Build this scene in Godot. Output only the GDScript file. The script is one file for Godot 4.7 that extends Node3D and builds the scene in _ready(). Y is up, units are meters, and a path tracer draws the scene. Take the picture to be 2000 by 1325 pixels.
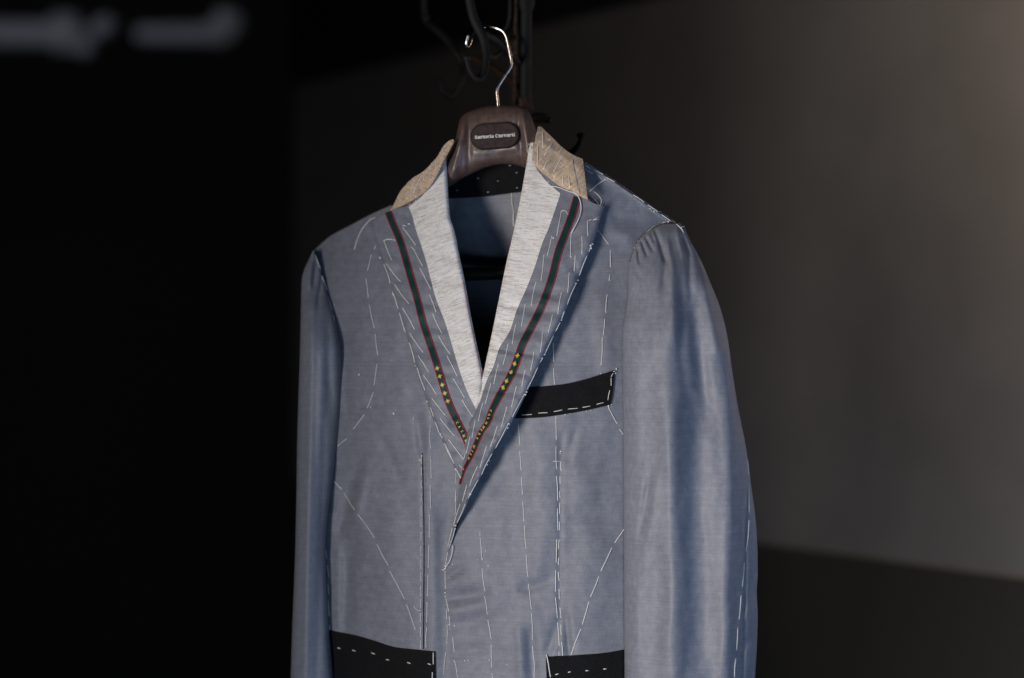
extends Node3D
# A basted (half-made) tailored jacket on a brown hanger, hung from an iron coat stand in a dark room.
# Cloth patterns were measured in "marks" (1 mark = 0.64 mm at the chest); pt() turns a mark and a depth into metres.

const S := 0.00064
const FOLD := 1.6
const DIST := 3.0
const EYE := 1.35

var mats := {}
var tex := {}
var rng := RandomNumberGenerator.new()
var wob := FastNoiseLite.new()
var fine := FastNoiseLite.new()
var cl := {}          # curves
var knot_mesh: ArrayMesh
var jacket: Node3D
var hanger: Node3D
var stand: Node3D

func _ready() -> void:
	rng.seed = 11
	wob.seed = 5
	wob.noise_type = FastNoiseLite.TYPE_SIMPLEX_SMOOTH
	wob.frequency = 0.009
	wob.fractal_octaves = 2
	fine.seed = 9
	fine.noise_type = FastNoiseLite.TYPE_SIMPLEX_SMOOTH
	fine.frequency = 0.03
	fine.fractal_octaves = 2
	make_view()
	make_materials()
	make_room()
	make_jacket()
	make_hanger()
	make_stand()

# ---------------------------------------------------------------- camera, light
func make_view() -> void:
	var cam := Camera3D.new()
	cam.name = "camera"
	cam.position = Vector3(0, EYE, DIST)
	cam.near = 0.1
	cam.far = 60.0
	var at := CameraAttributesPhysical.new()
	at.frustum_focal_length = 85.0
	at.frustum_focus_distance = DIST - 0.01
	at.exposure_aperture = 2.0
	cam.attributes = at
	cam.fov = 16.08
	add_child(cam)
	cam.current = true
	var we := WorldEnvironment.new()
	we.name = "environment"
	var e := Environment.new()
	e.background_mode = Environment.BG_COLOR
	e.background_color = Color(0.075, 0.074, 0.073)
	e.tonemap_mode = Environment.TONE_MAPPER_LINEAR
	e.tonemap_exposure = 1.0
	e.sdfgi_enabled = true
	e.ssao_enabled = true
	e.ssil_enabled = true
	we.environment = e
	add_child(we)
	area("daylight_opening", Vector3(-2.0, 1.1, 2.45), Vector3(0.05, 1.3, 0.0), Vector2(0.95, 1.3), Color(1.0, 0.975, 0.95), 11.4)
	area("low_daylight", Vector3(0.25, 0.35, 2.5), Vector3(0.2, 1.0, 0.0), Vector2(1.4, 0.5), Color(0.68, 0.83, 1.0), 1.75)
	area("doorway_light", Vector3(1.6, 1.1, 0.9), Vector3(0.3, 1.1, 0.0), Vector2(0.4, 1.4), Color(0.66, 0.8, 1.0), 0.7)
	area("wall_light_high", Vector3(1.33, 1.95, -0.35), Vector3(1.45, 1.9, -1.9), Vector2(0.16, 0.8), Color(1.0, 0.88, 0.74), 2.9)
	area("wall_light_low", Vector3(1.33, 1.0, -0.35), Vector3(1.45, 1.05, -1.9), Vector2(0.16, 0.8), Color(0.84, 0.9, 1.0), 1.15)
	area("far_window_light", Vector3(-2.6, 3.0, -7.5), Vector3(-2.2, 2.8, -10.0), Vector2(0.6, 0.6), Color(0.92, 0.94, 1.0), 0.38)

func area(called: String, from: Vector3, to: Vector3, size: Vector2, col: Color, energy: float) -> void:
	var l := AreaLight3D.new()
	l.name = called
	l.area_size = size
	l.light_color = col
	l.light_energy = energy
	l.shadow_enabled = true
	add_child(l)
	l.look_at_from_position(from, to)

# ---------------------------------------------------------------- helpers
func pt(px: float, py: float, z: float) -> Vector3:
	var k := S * (DIST - z) / DIST
	return Vector3((px - 1000.0) * k, EYE + (662.5 - py) * k, z)

func ss(a: float, b: float, x: float) -> float:
	return smoothstep(a, b, x)

func curve(flat: Array) -> PackedVector2Array:
	# smooth line through points; a point given twice is a corner
	var p := PackedVector2Array()
	for i in range(0, flat.size(), 2):
		p.append(Vector2(flat[i], flat[i + 1]))
	var out := PackedVector2Array()
	for i in p.size() - 1:
		var a := p[i]
		var b := p[i + 1]
		if a == b:
			continue
		var ta := (b - p[i - 1]) * 0.5 if i > 0 and p[i - 1] != a else (b - a)
		var tb := (p[i + 2] - a) * 0.5 if i + 2 < p.size() and p[i + 2] != b else (b - a)
		var l := (b - a).length()
		ta = ta.limit_length(l)
		tb = tb.limit_length(l)
		for k in 6:
			var t := k / 6.0
			var t2 := t * t
			var t3 := t2 * t
			out.append(a * (2 * t3 - 3 * t2 + 1) + ta * (t3 - 2 * t2 + t) + b * (3 * t2 - 2 * t3) + tb * (t3 - t2))
	out.append(p[p.size() - 1])
	return out

func even(c: PackedVector2Array, n: int) -> PackedVector2Array:
	# n + 1 points evenly spaced along the line
	var l := PackedFloat32Array([0.0])
	for i in range(1, c.size()):
		l.append(l[i - 1] + c[i].distance_to(c[i - 1]))
	var out := PackedVector2Array()
	var k := 0
	for i in n + 1:
		var d := l[l.size() - 1] * i / n
		while k < c.size() - 2 and l[k + 1] < d:
			k += 1
		var span := maxf(l[k + 1] - l[k], 1e-6)
		out.append(c[k].lerp(c[k + 1], clampf((d - l[k]) / span, 0, 1)))
	return out

func x_at(c: PackedVector2Array, y: float) -> float:
	# x of a line that runs downwards
	if y <= c[0].y:
		return c[0].x
	var lo := 0
	var hi := c.size() - 1
	if y >= c[hi].y:
		return c[hi].x
	while hi - lo > 1:
		var m := (lo + hi) / 2
		if c[m].y <= y:
			lo = m
		else:
			hi = m
	return lerpf(c[lo].x, c[hi].x, clampf((y - c[lo].y) / maxf(c[hi].y - c[lo].y, 1e-6), 0, 1))

func folds(list: Array, px: float, py: float) -> float:
	# each fold: [x0, y0, x1, y1, half width (marks), height (mm)]; ends fade out
	var s := 0.0
	for f in list:
		var a := Vector2(f[0], f[1])
		var d := Vector2(f[2], f[3]) - a
		var q := Vector2(px, py) - a
		var l := d.length()
		var t := q.dot(d) / (l * l)
		if t < -0.25 or t > 1.25:
			continue
		var off: float = absf(q.cross(d)) / l / f[4]
		if off > 2.6:
			continue
		s += f[5] * 0.001 * FOLD * exp(-off * off) * ss(-0.25, 0.18, t) * (1.0 - ss(0.75, 1.25, t))
	return s

func grid(nu: int, nv: int, f: Callable, uvf: Callable, thick := 0.0) -> ArrayMesh:
	var p := PackedVector3Array()
	var uv := PackedVector2Array()
	for j in nv + 1:
		for i in nu + 1:
			p.append(f.call(i, j))
	for j in nv + 1:
		for i in nu + 1:
			uv.append(uvf.call(i, j, p[j * (nu + 1) + i]))
	var n := PackedVector3Array()
	var w := nu + 1
	for j in nv + 1:
		for i in w:
			var du := p[j * w + mini(i + 1, nu)] - p[j * w + maxi(i - 1, 0)]
			var dv := p[mini(j + 1, nv) * w + i] - p[maxi(j - 1, 0) * w + i]
			var c := dv.cross(du)
			n.append(c.normalized() if c.length_squared() > 1e-20 else Vector3(0, 0, 1))
	var idx := PackedInt32Array()
	for j in nv:
		for i in nu:
			var a := j * w + i
			idx.append_array([a, a + 1, a + w, a + 1, a + w + 1, a + w])
	if thick > 0.0:
		var m := p.size()
		for i in m:
			p.append(p[i] - n[i] * thick)
			n.append(-n[i])
			uv.append(uv[i])
		var cnt := idx.size()
		for k in range(0, cnt, 3):
			idx.append_array([idx[k] + m, idx[k + 2] + m, idx[k + 1] + m])
		# rim
		var ring := PackedInt32Array()
		for i in nu:
			ring.append(i)
		for j in nv:
			ring.append(j * w + nu)
		for i in nu:
			ring.append(nv * w + nu - i)
		for j in nv:
			ring.append((nv - j) * w)
		for k in ring.size():
			var a := ring[k]
			var b := ring[(k + 1) % ring.size()]
			var e := p[b] - p[a]
			if e.length_squared() < 1e-14:
				continue
			var on := n[a].cross(e).normalized()
			var base := p.size()
			for q in [p[a], p[b], p[b + m], p[a + m]]:
				p.append(q)
				n.append(on)
			uv.append_array([uv[a], uv[b], uv[b], uv[a]])
			idx.append_array([base, base + 3, base + 1, base + 1, base + 3, base + 2])
	return mesh_of(p, n, uv, idx)

func mesh_of(p: PackedVector3Array, n: PackedVector3Array, uv: PackedVector2Array, idx: PackedInt32Array) -> ArrayMesh:
	var arr := []
	arr.resize(Mesh.ARRAY_MAX)
	arr[Mesh.ARRAY_VERTEX] = p
	arr[Mesh.ARRAY_NORMAL] = n
	if uv.size() == p.size():
		arr[Mesh.ARRAY_TEX_UV] = uv
	arr[Mesh.ARRAY_INDEX] = idx
	var m := ArrayMesh.new()
	m.add_surface_from_arrays(Mesh.PRIMITIVE_TRIANGLES, arr)
	return m

func add(called: String, m: Mesh, mat: Material, parent: Node3D) -> MeshInstance3D:
	var o := MeshInstance3D.new()
	o.name = called
	o.mesh = m
	o.material_override = mat
	numbered(o, called, parent)
	return o

var counts := {}
func numbered(o: Node, called: String, parent: Node) -> void:
	var key := str(parent.get_instance_id()) + called
	var k: int = counts.get(key, 0)
	counts[key] = k + 1
	o.name = called if k == 0 else "%s_%03d" % [called, k]
	parent.add_child(o, true)

func thing(called: String, label: String, category: String, at: Vector3) -> Node3D:
	var o := Node3D.new()
	o.name = called
	o.position = at
	o.set_meta("label", label)
	o.set_meta("category", category)
	add_child(o, true)
	return o

func smooth3(raw: Array, per := 5) -> Array:
	# smooth line through [Vector3, radius] pairs
	var out := []
	for i in raw.size() - 1:
		var a: Vector3 = raw[i][0]
		var b: Vector3 = raw[i + 1][0]
		var ta: Vector3 = (b - raw[i - 1][0]) * 0.5 if i > 0 else (b - a)
		var tb: Vector3 = (raw[i + 2][0] - a) * 0.5 if i + 2 < raw.size() else (b - a)
		var l := (b - a).length()
		ta = ta.limit_length(l)
		tb = tb.limit_length(l)
		for k in per:
			var t := k / float(per)
			var t2 := t * t
			var t3 := t2 * t
			out.append([a * (2 * t3 - 3 * t2 + 1) + ta * (t3 - 2 * t2 + t) + b * (3 * t2 - 2 * t3) + tb * (t3 - t2), lerpf(raw[i][1], raw[i + 1][1], t)])
	out.append(raw[raw.size() - 1])
	return out

func tube(path: Array, sides := 8, flat := 1.0) -> ArrayMesh:
	# path of [Vector3, radius]; closed ends; flat squeezes it front to back
	var p := PackedVector3Array()
	var n := PackedVector3Array()
	var idx := PackedInt32Array()
	var last := path.size() - 1
	var side := Vector3.ZERO
	for i in path.size():
		var c: Vector3 = path[i][0]
		var t: Vector3 = (path[mini(i + 1, last)][0] - path[maxi(i - 1, 0)][0]).normalized()
		if i == 0:
			side = t.cross(Vector3(0, 0, 1))
			if side.length() < 0.1:
				side = t.cross(Vector3(0, 1, 0))
		side = (side - t * side.dot(t)).normalized()
		var up := side.cross(t).normalized()
		for k in sides:
			var a := TAU * k / sides
			var d := side * cos(a) + up * sin(a) * flat
			p.append(c + d * path[i][1])
			n.append((side * cos(a) * flat + up * sin(a)).normalized())
	for i in last:
		for k in sides:
			var a := i * sides + k
			var b := i * sides + (k + 1) % sides
			idx.append_array([a, b, a + sides, b, b + sides, a + sides])
	for e in 2:
		var i := 0 if e == 0 else last
		var t: Vector3 = (path[1][0] - path[0][0]).normalized() * -1.0 if e == 0 else (path[last][0] - path[last - 1][0]).normalized()
		var base := p.size()
		p.append(path[i][0] + t * path[i][1] * 0.5)
		n.append(t)
		for k in sides:
			p.append(p[i * sides + k])
			n.append((n[i * sides + k] + t).normalized())
		for k in sides:
			var a := base + 1 + k
			var b := base + 1 + (k + 1) % sides
			if e == 0:
				idx.append_array([base, b, a])
			else:
				idx.append_array([base, a, b])
	return mesh_of(p, n, PackedVector2Array(), idx)

func lump(seed_: int, rx: float, ry: float, rz: float, rough: float, nu := 12, nv := 8) -> ArrayMesh:
	var nz := FastNoiseLite.new()
	nz.seed = seed_
	nz.frequency = 0.9
	var f := func(i, j):
		var a: float = TAU * i / nu
		var b: float = PI * j / nv
		var d := Vector3(-cos(a) * sin(b), cos(b), sin(a) * sin(b))
		return d * Vector3(rx, ry, rz) * (1.0 + rough * nz.get_noise_3dv(d * 2.0))
	return grid(nu, nv, f, func(_i, _j, _p): return Vector2.ZERO)

# ---------------------------------------------------------------- materials
func std(c: Color, rough: float, spec := 0.4) -> StandardMaterial3D:
	var m := StandardMaterial3D.new()
	m.albedo_color = c
	m.roughness = rough
	m.metallic_specular = spec
	return m

func lin(r: float, g: float, b: float) -> Color:
	return Color(r, g, b).linear_to_srgb()

func noise_img(w: int, h: int, seed_: int, freq: float, oct := 3) -> Image:
	var nz := FastNoiseLite.new()
	nz.seed = seed_
	nz.frequency = freq
	nz.noise_type = FastNoiseLite.TYPE_SIMPLEX
	nz.fractal_octaves = oct
	var im := nz.get_seamless_image(w, h, false, false, 0.1, true)
	im.convert(Image.FORMAT_L8)
	return im

func streak(w: int, h: int, sw: int, sh: int, seed_: int, freq: float) -> PackedByteArray:
	# noise computed small in one direction and stretched: threads
	var im := noise_img(sw, sh, seed_, freq, 2)
	im.resize(w, h, Image.INTERPOLATE_CUBIC)
	return im.get_data()

func make_materials() -> void:
	var n := 1024
	# worsted cloth: blue-grey warp, greyer weft, slubs both ways
	var weft := streak(n, n, 40, n, 21, 0.35)
	var warp := streak(n, n, n, 40, 22, 0.35)
	var wide_w := streak(n, n, 16, n, 23, 0.06)
	var blot := noise_img(n, n, 24, 0.012, 4).get_data()
	var data := PackedByteArray()
	data.resize(n * n * 3)
	var r := RandomNumberGenerator.new()
	r.seed = 3
	for i in n * n:
		var a := (weft[i] - 128) * 0.00055
		var b := (warp[i] - 128) * 0.0006
		var c := (wide_w[i] - 128) * 0.0003
		var g := (r.randi() & 255) * 0.0008 - 0.1 + (blot[i] - 128) * 0.0004
		var v := 1.0 + a + b + c + g
		data[i * 3] = clampi(int(255 * 0.433 * (v + 0.35 * a)), 0, 255)
		data[i * 3 + 1] = clampi(int(255 * 0.4405 * (v + 0.1 * a)), 0, 255)
		data[i * 3 + 2] = clampi(int(255 * 0.480 * (v - 0.25 * a + 0.15 * b)), 0, 255)
	tex.cloth = ImageTexture.create_from_image(Image.create_from_data(n, n, false, Image.FORMAT_RGB8, data))
	var m := std(Color.WHITE, 0.54, 0.43)
	m.albedo_texture = tex.cloth
	m.uv1_scale = Vector3(4.6, 4.6, 4.6)
	m.rim_enabled = true
	m.rim = 0.12
	m.rim_tint = 0.6
	m.resource_name = "worsted cloth"
	mats.cloth = m

	# horsehair canvas: off-white with dark slub dashes across
	n = 1024
	var dash := streak(n, n, 34, n, 31, 0.42)
	var dash2 := streak(n, n, 12, 620, 32, 0.35)
	var up := streak(n, n, n, 60, 33, 0.5)
	data = PackedByteArray()
	data.resize(n * n * 3)
	for i in n * n:
		var d := (dash[i] - 128) / 128.0 * 0.75 + (dash2[i] - 128) / 128.0 * 0.5
		var dark := clampf((d - 0.16) * 1.0, 0.0, 0.34)
		var v := 0.86 + (up[i] - 128) * 0.0006 + (r.randi() & 255) * 0.0004 - 0.05 - dark * 0.75
		data[i * 3] = clampi(int(255 * v * 1.0), 0, 255)
		data[i * 3 + 1] = clampi(int(255 * v * 0.975), 0, 255)
		data[i * 3 + 2] = clampi(int(255 * v * 0.955), 0, 255)
	tex.canvas = ImageTexture.create_from_image(Image.create_from_data(n, n, false, Image.FORMAT_RGB8, data))
	m = std(Color.WHITE, 0.85, 0.3)
	m.albedo_texture = tex.canvas
	m.uv1_scale = Vector3(4.2, 4.2, 4.2)
	m.uv1_offset = Vector3(0.5, 0.3, 0.0)
	m.heightmap_enabled = true
	m.heightmap_texture = tex.canvas
	m.heightmap_scale = 0.012
	m.resource_name = "lapel canvas"
	mats.canvas = m

	# collar linen: tan, bias weave
	n = 512
	var l1 := streak(n, n, 24, n, 41, 0.4)
	var l2 := streak(n, n, n, 24, 42, 0.4)
	data = PackedByteArray()
	data.resize(n * n * 3)
	for i in n * n:
		var v := 1.0 + (l1[i] - 128) * 0.0022 + (l2[i] - 128) * 0.0017 + (r.randi() & 255) * 0.0010 - 0.13
		data[i * 3] = clampi(int(255 * 0.72 * v), 0, 255)
		data[i * 3 + 1] = clampi(int(255 * 0.63 * v), 0, 255)
		data[i * 3 + 2] = clampi(int(255 * 0.545 * v), 0, 255)
	tex.linen = ImageTexture.create_from_image(Image.create_from_data(n, n, false, Image.FORMAT_RGB8, data))
	m = std(Color.WHITE, 0.85, 0.25)
	m.albedo_texture = tex.linen
	m.uv1_scale = Vector3(6, 6, 6)
	m.heightmap_enabled = true
	m.heightmap_texture = tex.linen
	m.heightmap_scale = 0.04
	mats.linen = m

	# black pocket serge: fine cross ribs
	var bl := streak(n, n, 90, n, 51, 0.6)
	data = PackedByteArray()
	data.resize(n * n * 3)
	for i in n * n:
		var v := 0.075 + (bl[i] - 128) * 0.0003 + (r.randi() & 255) * 0.0001
		data[i * 3] = clampi(int(255 * v), 0, 255)
		data[i * 3 + 1] = clampi(int(255 * v), 0, 255)
		data[i * 3 + 2] = clampi(int(255 * v * 1.05), 0, 255)
	tex.serge = ImageTexture.create_from_image(Image.create_from_data(n, n, false, Image.FORMAT_RGB8, data))
	m = std(Color.WHITE, 0.8, 0.2)
	m.albedo_texture = tex.serge
	m.uv1_scale = Vector3(5, 5, 5)
	mats.black = m

	mats.thread = std(lin(0.72, 0.69, 0.66), 0.8, 0.3)
	mats.pale_thread = std(lin(0.62, 0.59, 0.59), 0.8, 0.3)
	mats.grey_thread = std(lin(0.25, 0.27, 0.31), 0.8, 0.3)
	mats.dark_thread = std(lin(0.012, 0.016, 0.018), 0.7, 0.3)
	mats.pink_thread = std(lin(0.55, 0.28, 0.30), 0.8, 0.3)
	mats.green = std(lin(0.006, 0.030, 0.030), 0.55, 0.3)
	mats.red = std(lin(0.42, 0.012, 0.035), 0.6, 0.3)
	mats.gold = std(lin(0.62, 0.47, 0.07), 0.5, 0.5)

	# marbled dark brown plastic
	var mb := noise_img(512, 512, 61, 0.02, 5).get_data()
	var mc := streak(512, 512, 120, 512, 62, 0.12)
	data = PackedByteArray()
	data.resize(512 * 512 * 3)
	for i in 512 * 512:
		var v := 0.33 + (mb[i] - 128) * 0.0005 + (mc[i] - 128) * 0.0002 + (r.randi() & 255) * 0.0001
		data[i * 3] = clampi(int(255 * v * 1.0), 0, 255)
		data[i * 3 + 1] = clampi(int(255 * v * 0.80), 0, 255)
		data[i * 3 + 2] = clampi(int(255 * v * 0.74), 0, 255)
	tex.brown = ImageTexture.create_from_image(Image.create_from_data(512, 512, false, Image.FORMAT_RGB8, data))
	m = std(Color.WHITE, 0.40, 0.6)
	m.albedo_texture = tex.brown
	m.uv1_triplanar = true
	m.uv1_scale = Vector3(9, 9, 9)
	mats.brown = m
	m = m.duplicate()
	m.albedo_color = Color(0.62, 0.6, 0.62)
	m.roughness = 0.5
	m.metallic_specular = 0.25
	mats.plate = m
	mats.groove = std(lin(0.006, 0.005, 0.005), 0.6, 0.3)
	m = std(lin(0.8, 0.82, 0.78), 0.3, 0.5)
	m.metallic = 0.35
	mats.silver_print = m
	m = std(lin(0.62, 0.58, 0.52), 0.22, 0.5)
	m.metallic = 1.0
	mats.steel = m
	m = std(lin(0.008, 0.0075, 0.007), 0.62, 0.3)
	mats.iron = m
	# rusty iron
	var rb := noise_img(256, 256, 71, 0.03, 5).get_data()
	data = PackedByteArray()
	data.resize(256 * 256 * 3)
	for i in 256 * 256:
		var t := ss(110.0, 170.0, float(rb[i]))
		data[i * 3] = int(lerpf(24, 66, t))
		data[i * 3 + 1] = int(lerpf(22, 40, t))
		data[i * 3 + 2] = int(lerpf(21, 27, t))
	m = std(Color.WHITE, 0.7, 0.3)
	m.albedo_texture = ImageTexture.create_from_image(Image.create_from_data(256, 256, false, Image.FORMAT_RGB8, data))
	m.uv1_triplanar = true
	m.uv1_scale = Vector3(14, 14, 14)
	mats.rust = m
	mats.bar = std(lin(0.012, 0.009, 0.006), 0.5, 0.3)

	# room
	var pl := noise_img(512, 512, 81, 0.01, 5).get_data()
	data = PackedByteArray()
	data.resize(512 * 512 * 3)
	for i in 512 * 512:
		var v := 0.48 + (pl[i] - 128) * 0.00012
		data[i * 3] = int(255 * v * 1.035)
		data[i * 3 + 1] = int(255 * v * 1.0)
		data[i * 3 + 2] = int(255 * v * 0.965)
	m = std(Color.WHITE, 0.75, 0.3)
	m.albedo_texture = ImageTexture.create_from_image(Image.create_from_data(512, 512, false, Image.FORMAT_RGB8, data))
	m.uv1_triplanar = true
	m.uv1_scale = Vector3(0.7, 0.7, 0.7)
	mats.plaster = m
	mats.wainscot = std(lin(0.052, 0.049, 0.041), 0.6, 0.3)
	mats.dark_shade = std(lin(0.03, 0.028, 0.027), 0.8, 0.2)  # shade on the beam put into the colour; the added slab shares it
	mats.far_wall = std(lin(0.12, 0.115, 0.11), 0.8, 0.2)
	m = std(lin(0.7, 0.7, 0.75), 0.5, 0.5)
	mats.pipe = m

# ---------------------------------------------------------------- room
func slab(called: String, size: Vector3, at: Vector3, turn: float, mat: Material) -> void:
	var b := BoxMesh.new()
	b.size = size
	var o := add(called, b, mat, self)
	o.position = at
	o.rotation.y = turn
	o.set_meta("kind", "structure")

func make_room() -> void:
	# the right-hand wall runs away from the camera; dark panelling below, beam above with shade put into its colour
	var along := Vector3(-0.468, 0, -0.884)
	var turn := atan2(-along.z, along.x)
	var out_ := Vector3(-0.884, 0, 0.468)
	var mid := Vector3(0.96, 0, -1.5) + along * 0.28
	slab("wall", Vector3(6.5, 1.254, 0.2), mid - out_ * 0.1 + Vector3(0, 0.9 + 0.627, 0), turn, mats.plaster)
	slab("wainscot_wall", Vector3(6.5, 0.9, 0.2), mid - out_ * 0.092 + Vector3(0, 0.45, 0), turn, mats.wainscot)
	slab("shaded_beam_wall", Vector3(6.5, 0.7, 0.2), mid - out_ * 0.08 + Vector3(0, 2.504, 0), turn, mats.dark_shade)
	# unseen slab added to keep part of the daylight off the far shoulder
	slab("added_shade_wall", Vector3(3.0, 3.0, 0.12), Vector3(-2.43, 1.5, 0.9), 0.0, mats.dark_shade)
	slab("back_wall", Vector3(24, 14, 0.2), Vector3(-3.5, 1.5, -17.0), 0.0, mats.far_wall)
	# a metal pipe with fittings far back in the dark room
	var zf := -10.0
	var o := thing("ceiling_pipe", "blurred grey metal pipe with couplings high in the dark background", "pipe", pt(240, 66, zf))
	var rel := func(px: float, py: float, r: float): return [pt(px, py, zf) - o.position, r]
	add("pipe_run", tube([rel.call(-260, 62, 0.073), rel.call(120, 66, 0.073)], 14), mats.pipe, o)
	add("pipe_run", tube([rel.call(270, 66, 0.047), rel.call(440, 66, 0.060)], 14), mats.pipe, o)
	add("coupling", tube([rel.call(105, 64, 0.113), rel.call(150, 64, 0.113)], 14), mats.pipe, o)
	add("valve", tube([rel.call(195, 45, 0.080), rel.call(205, 62, 0.080)], 14), mats.pipe, o)
	add("valve", tube([rel.call(155, 96, 0.053), rel.call(175, 86, 0.053)], 14), mats.pipe, o)
	add("elbow", tube(smooth3([rel.call(415, 66, 0.080), rel.call(440, 55, 0.086), rel.call(452, 28, 0.086)]), 14), mats.pipe, o)

# ---------------------------------------------------------------- jacket surfaces
func zbody(px: float, py: float) -> float:
	var x := (px - 960.0) / 330.0
	var v := maxf(0.0, (760.0 - py) / 360.0)
	var z := 0.075 * x - 0.042 * x * x - 0.018 * x * x * x * x - 0.05 * pow(v, 1.5)
	z += wob.get_noise_2d(px, py * 0.6) * 0.0028 + fine.get_noise_2d(px, py * 0.7) * 0.00035
	return z

var left_folds := [
	[817, 815, 824, 885, 9, -2.6], [838, 830, 834, 890, 10, 0.8], [747, 857, 783, 940, 12, -2.2], [700, 905, 664, 1040, 11, -3.5],
	[712, 930, 682, 1060, 10, 2.5], [688, 1040, 678, 1230, 12, -3.2], [662, 1060, 660, 1230, 9, 2.0], [826, 890, 829, 1280, 4, -1.2],
	[690, 980, 730, 1100, 18, 1.8], [760, 1000, 748, 1200, 26, 1.6], [800, 560, 806, 720, 20, -1.6], [770, 640, 790, 780, 16, 1.2],
	[672, 640, 676, 800, 14, -3.0], [672, 900, 668, 1240, 20, -4.0], [780, 900, 770, 1150, 40, 2.2], [700, 520, 720, 700, 24, 1.5], [740, 540, 748, 640, 12, -1.2], [848, 1040, 850, 1250, 10, 1.2],
]
var right_folds := [
	[862, 1174, 945, 1158, 14, -3.0], [868, 1196, 975, 1184, 18, 1.2], [870, 1222, 955, 1206, 15, -1.7], [876, 1278, 940, 1268, 14, -1.7], [1034, 1235, 1040, 1330, 12, -3.5], [1015, 1230, 1020, 1330, 12, 2.0], [1104, 1200, 1112, 1285, 7, -3.0], [1090, 1210, 1070, 1275, 9, -2.2],
	[1100, 845, 1097, 898, 8, -1.2], [1123, 840, 1106, 905, 9, -1.3], [1094, 900, 1093, 1280, 5, -1.3],
	[1020, 1150, 1075, 1135, 12, -2.0], [1060, 880, 1050, 1120, 34, 2.6], [975, 960, 960, 1100, 30, -2.6], [1180, 560, 1185, 720, 24, 1.8], [1140, 930, 1150, 1150, 30, 1.5], [866, 1133, 905, 1108, 9, -2.2],
	[1200, 430, 1255, 425, 16, -2.0], [1200, 450, 1238, 470, 14, 1.5], [1160, 330, 1290, 412, 8, 1.5],
]

func z_left(px: float, py: float) -> float:
	var tuck := 0.010 * ss(0.0, 12.0, x_at(cl.sl_l_in, py) - px)
	return zbody(px, py) + folds(left_folds, px, py) - 0.009 * ss(830, 880, px) - tuck

func z_right(px: float, py: float) -> float:
	var z := zbody(px, py) + folds(right_folds, px, py)
	if py > 430.0:
		z -= 0.03 * ss(0.0, 18.0, px - x_at(cl.sl_r_in, py) - 1.0)
	return z

func z_lap_right(px: float, py: float) -> float:
	var xl := x_at(cl.lap_r_in, py)
	var xr := x_at(cl.lap_r_out, py)
	var a := clampf((px - xl) / maxf(xr - xl, 1.0), 0.0, 1.0)
	var h := 0.012 + 0.012 * ss(300, 560, py) + 0.010 * ss(600, 860, py) - 0.031 * ss(900, 1105, py)
	var z := zbody(px, py) + h * (0.40 + 0.60 * ss(0.0, 0.9, a))
	var edge := 11.0 * ss(1112, 1000, py) + 1.0
	var d := xr - px
	if d < edge:
		z -= 0.0065 * pow((edge - d) / edge, 2.0) * ss(1110, 900, py)
	var di := px - xl
	if di < 9.0:
		z -= 0.004 * pow((9.0 - di) / 9.0, 2.0)
	var amp := 0.0016 * ss(500, 620, py) * (1.0 - 0.7 * ss(960, 1060, py)) * (0.45 + 0.55 * ss(1.0, 0.75, a))
	var ph := (py - 0.22 * px) / 43.0 * TAU + 1.6 * wob.get_noise_2d(px * 0.8 + 500, py * 2.2)
	z += amp * (sin(ph) + 0.35 * sin(ph * 2.0 + 1.0))
	z += 0.0008 * fine.get_noise_2d(px * 0.9 + 90, py * 0.9) + folds([[1120, 520, 1135, 545, 9, -1.6], [1085, 470, 1110, 540, 12, 1.2], [1060, 520, 1050, 580, 12, -1.0]], px, py)
	return z

func z_lap_left(px: float, py: float) -> float:
	var xl := x_at(cl.lap_l_out, py)
	var xr := x_at(cl.lap_l_in, py)
	var a := clampf((px - xl) / maxf(xr - xl, 1.0), 0.0, 1.0)
	var z := zbody(px, py) + 0.013 - 0.003 * ss(0.0, 0.6, a)
	var d := px - xl
	if d < 6.0:
		z -= 0.006 * pow((6.0 - d) / 6.0, 2.0)
	var di := xr - px
	if di < 9.0:
		z -= 0.006 * pow((9.0 - di) / 9.0, 2.0)
	var ph := (py - 0.1 * px) / 47.0 * TAU + 2.2 * wob.get_noise_2d(px + 300, py * 2.0)
	z += 0.0008 * ss(440, 520, py) * sin(ph) + 0.0009 * fine.get_noise_2d(px * 0.8 + 40, py * 0.8)
	z += folds([[790, 500, 770, 560, 9, -0.8], [880, 830, 905, 815, 9, -1.6], [860, 760, 890, 745, 9, -0.8], [800, 640, 830, 655, 9, -0.8], [895, 850, 905, 842, 6, 1.2]], px, py)
	return z

func z_collar_right(px: float, py: float) -> float:
	var low := 312.0 + (px - 1040.0) * 0.70
	var up := (low - py) / 80.0
	return zbody(px, py) * 0.35 + zbody(px, 400.0) * 0.65 + 0.017 + 0.012 * ss(1080, 1145, px) - 0.022 * maxf(0, up) - 0.02 * maxf(0, up - 0.6) - 0.0012 * sin(px * 0.09 + py * 0.03)

func z_collar_left(px: float, py: float) -> float:
	var low := 411.0 - (px - 762.0) * 1.0
	var up := (low - py + 20.0) / 60.0
	return zbody(px, py) * 0.35 + zbody(px, 400.0) * 0.65 + 0.012 - 0.010 * maxf(0, up)

func z_back(px: float, py: float) -> float:
	var x := clampf((px - 960.0) / 330.0, -1.0, 1.0)
	var v := clampf((760.0 - py) / 360.0, 0.0, 1.0)
	return 0.075 * x - 0.20 + 0.045 * x * x + 0.05 * pow(x, 8.0) * ss(480.0, 760.0, py) + 0.065 * v * (1.0 - 0.6 * absf(x)) + wob.get_noise_2d(px + 900, py * 0.5) * 0.004

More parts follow.
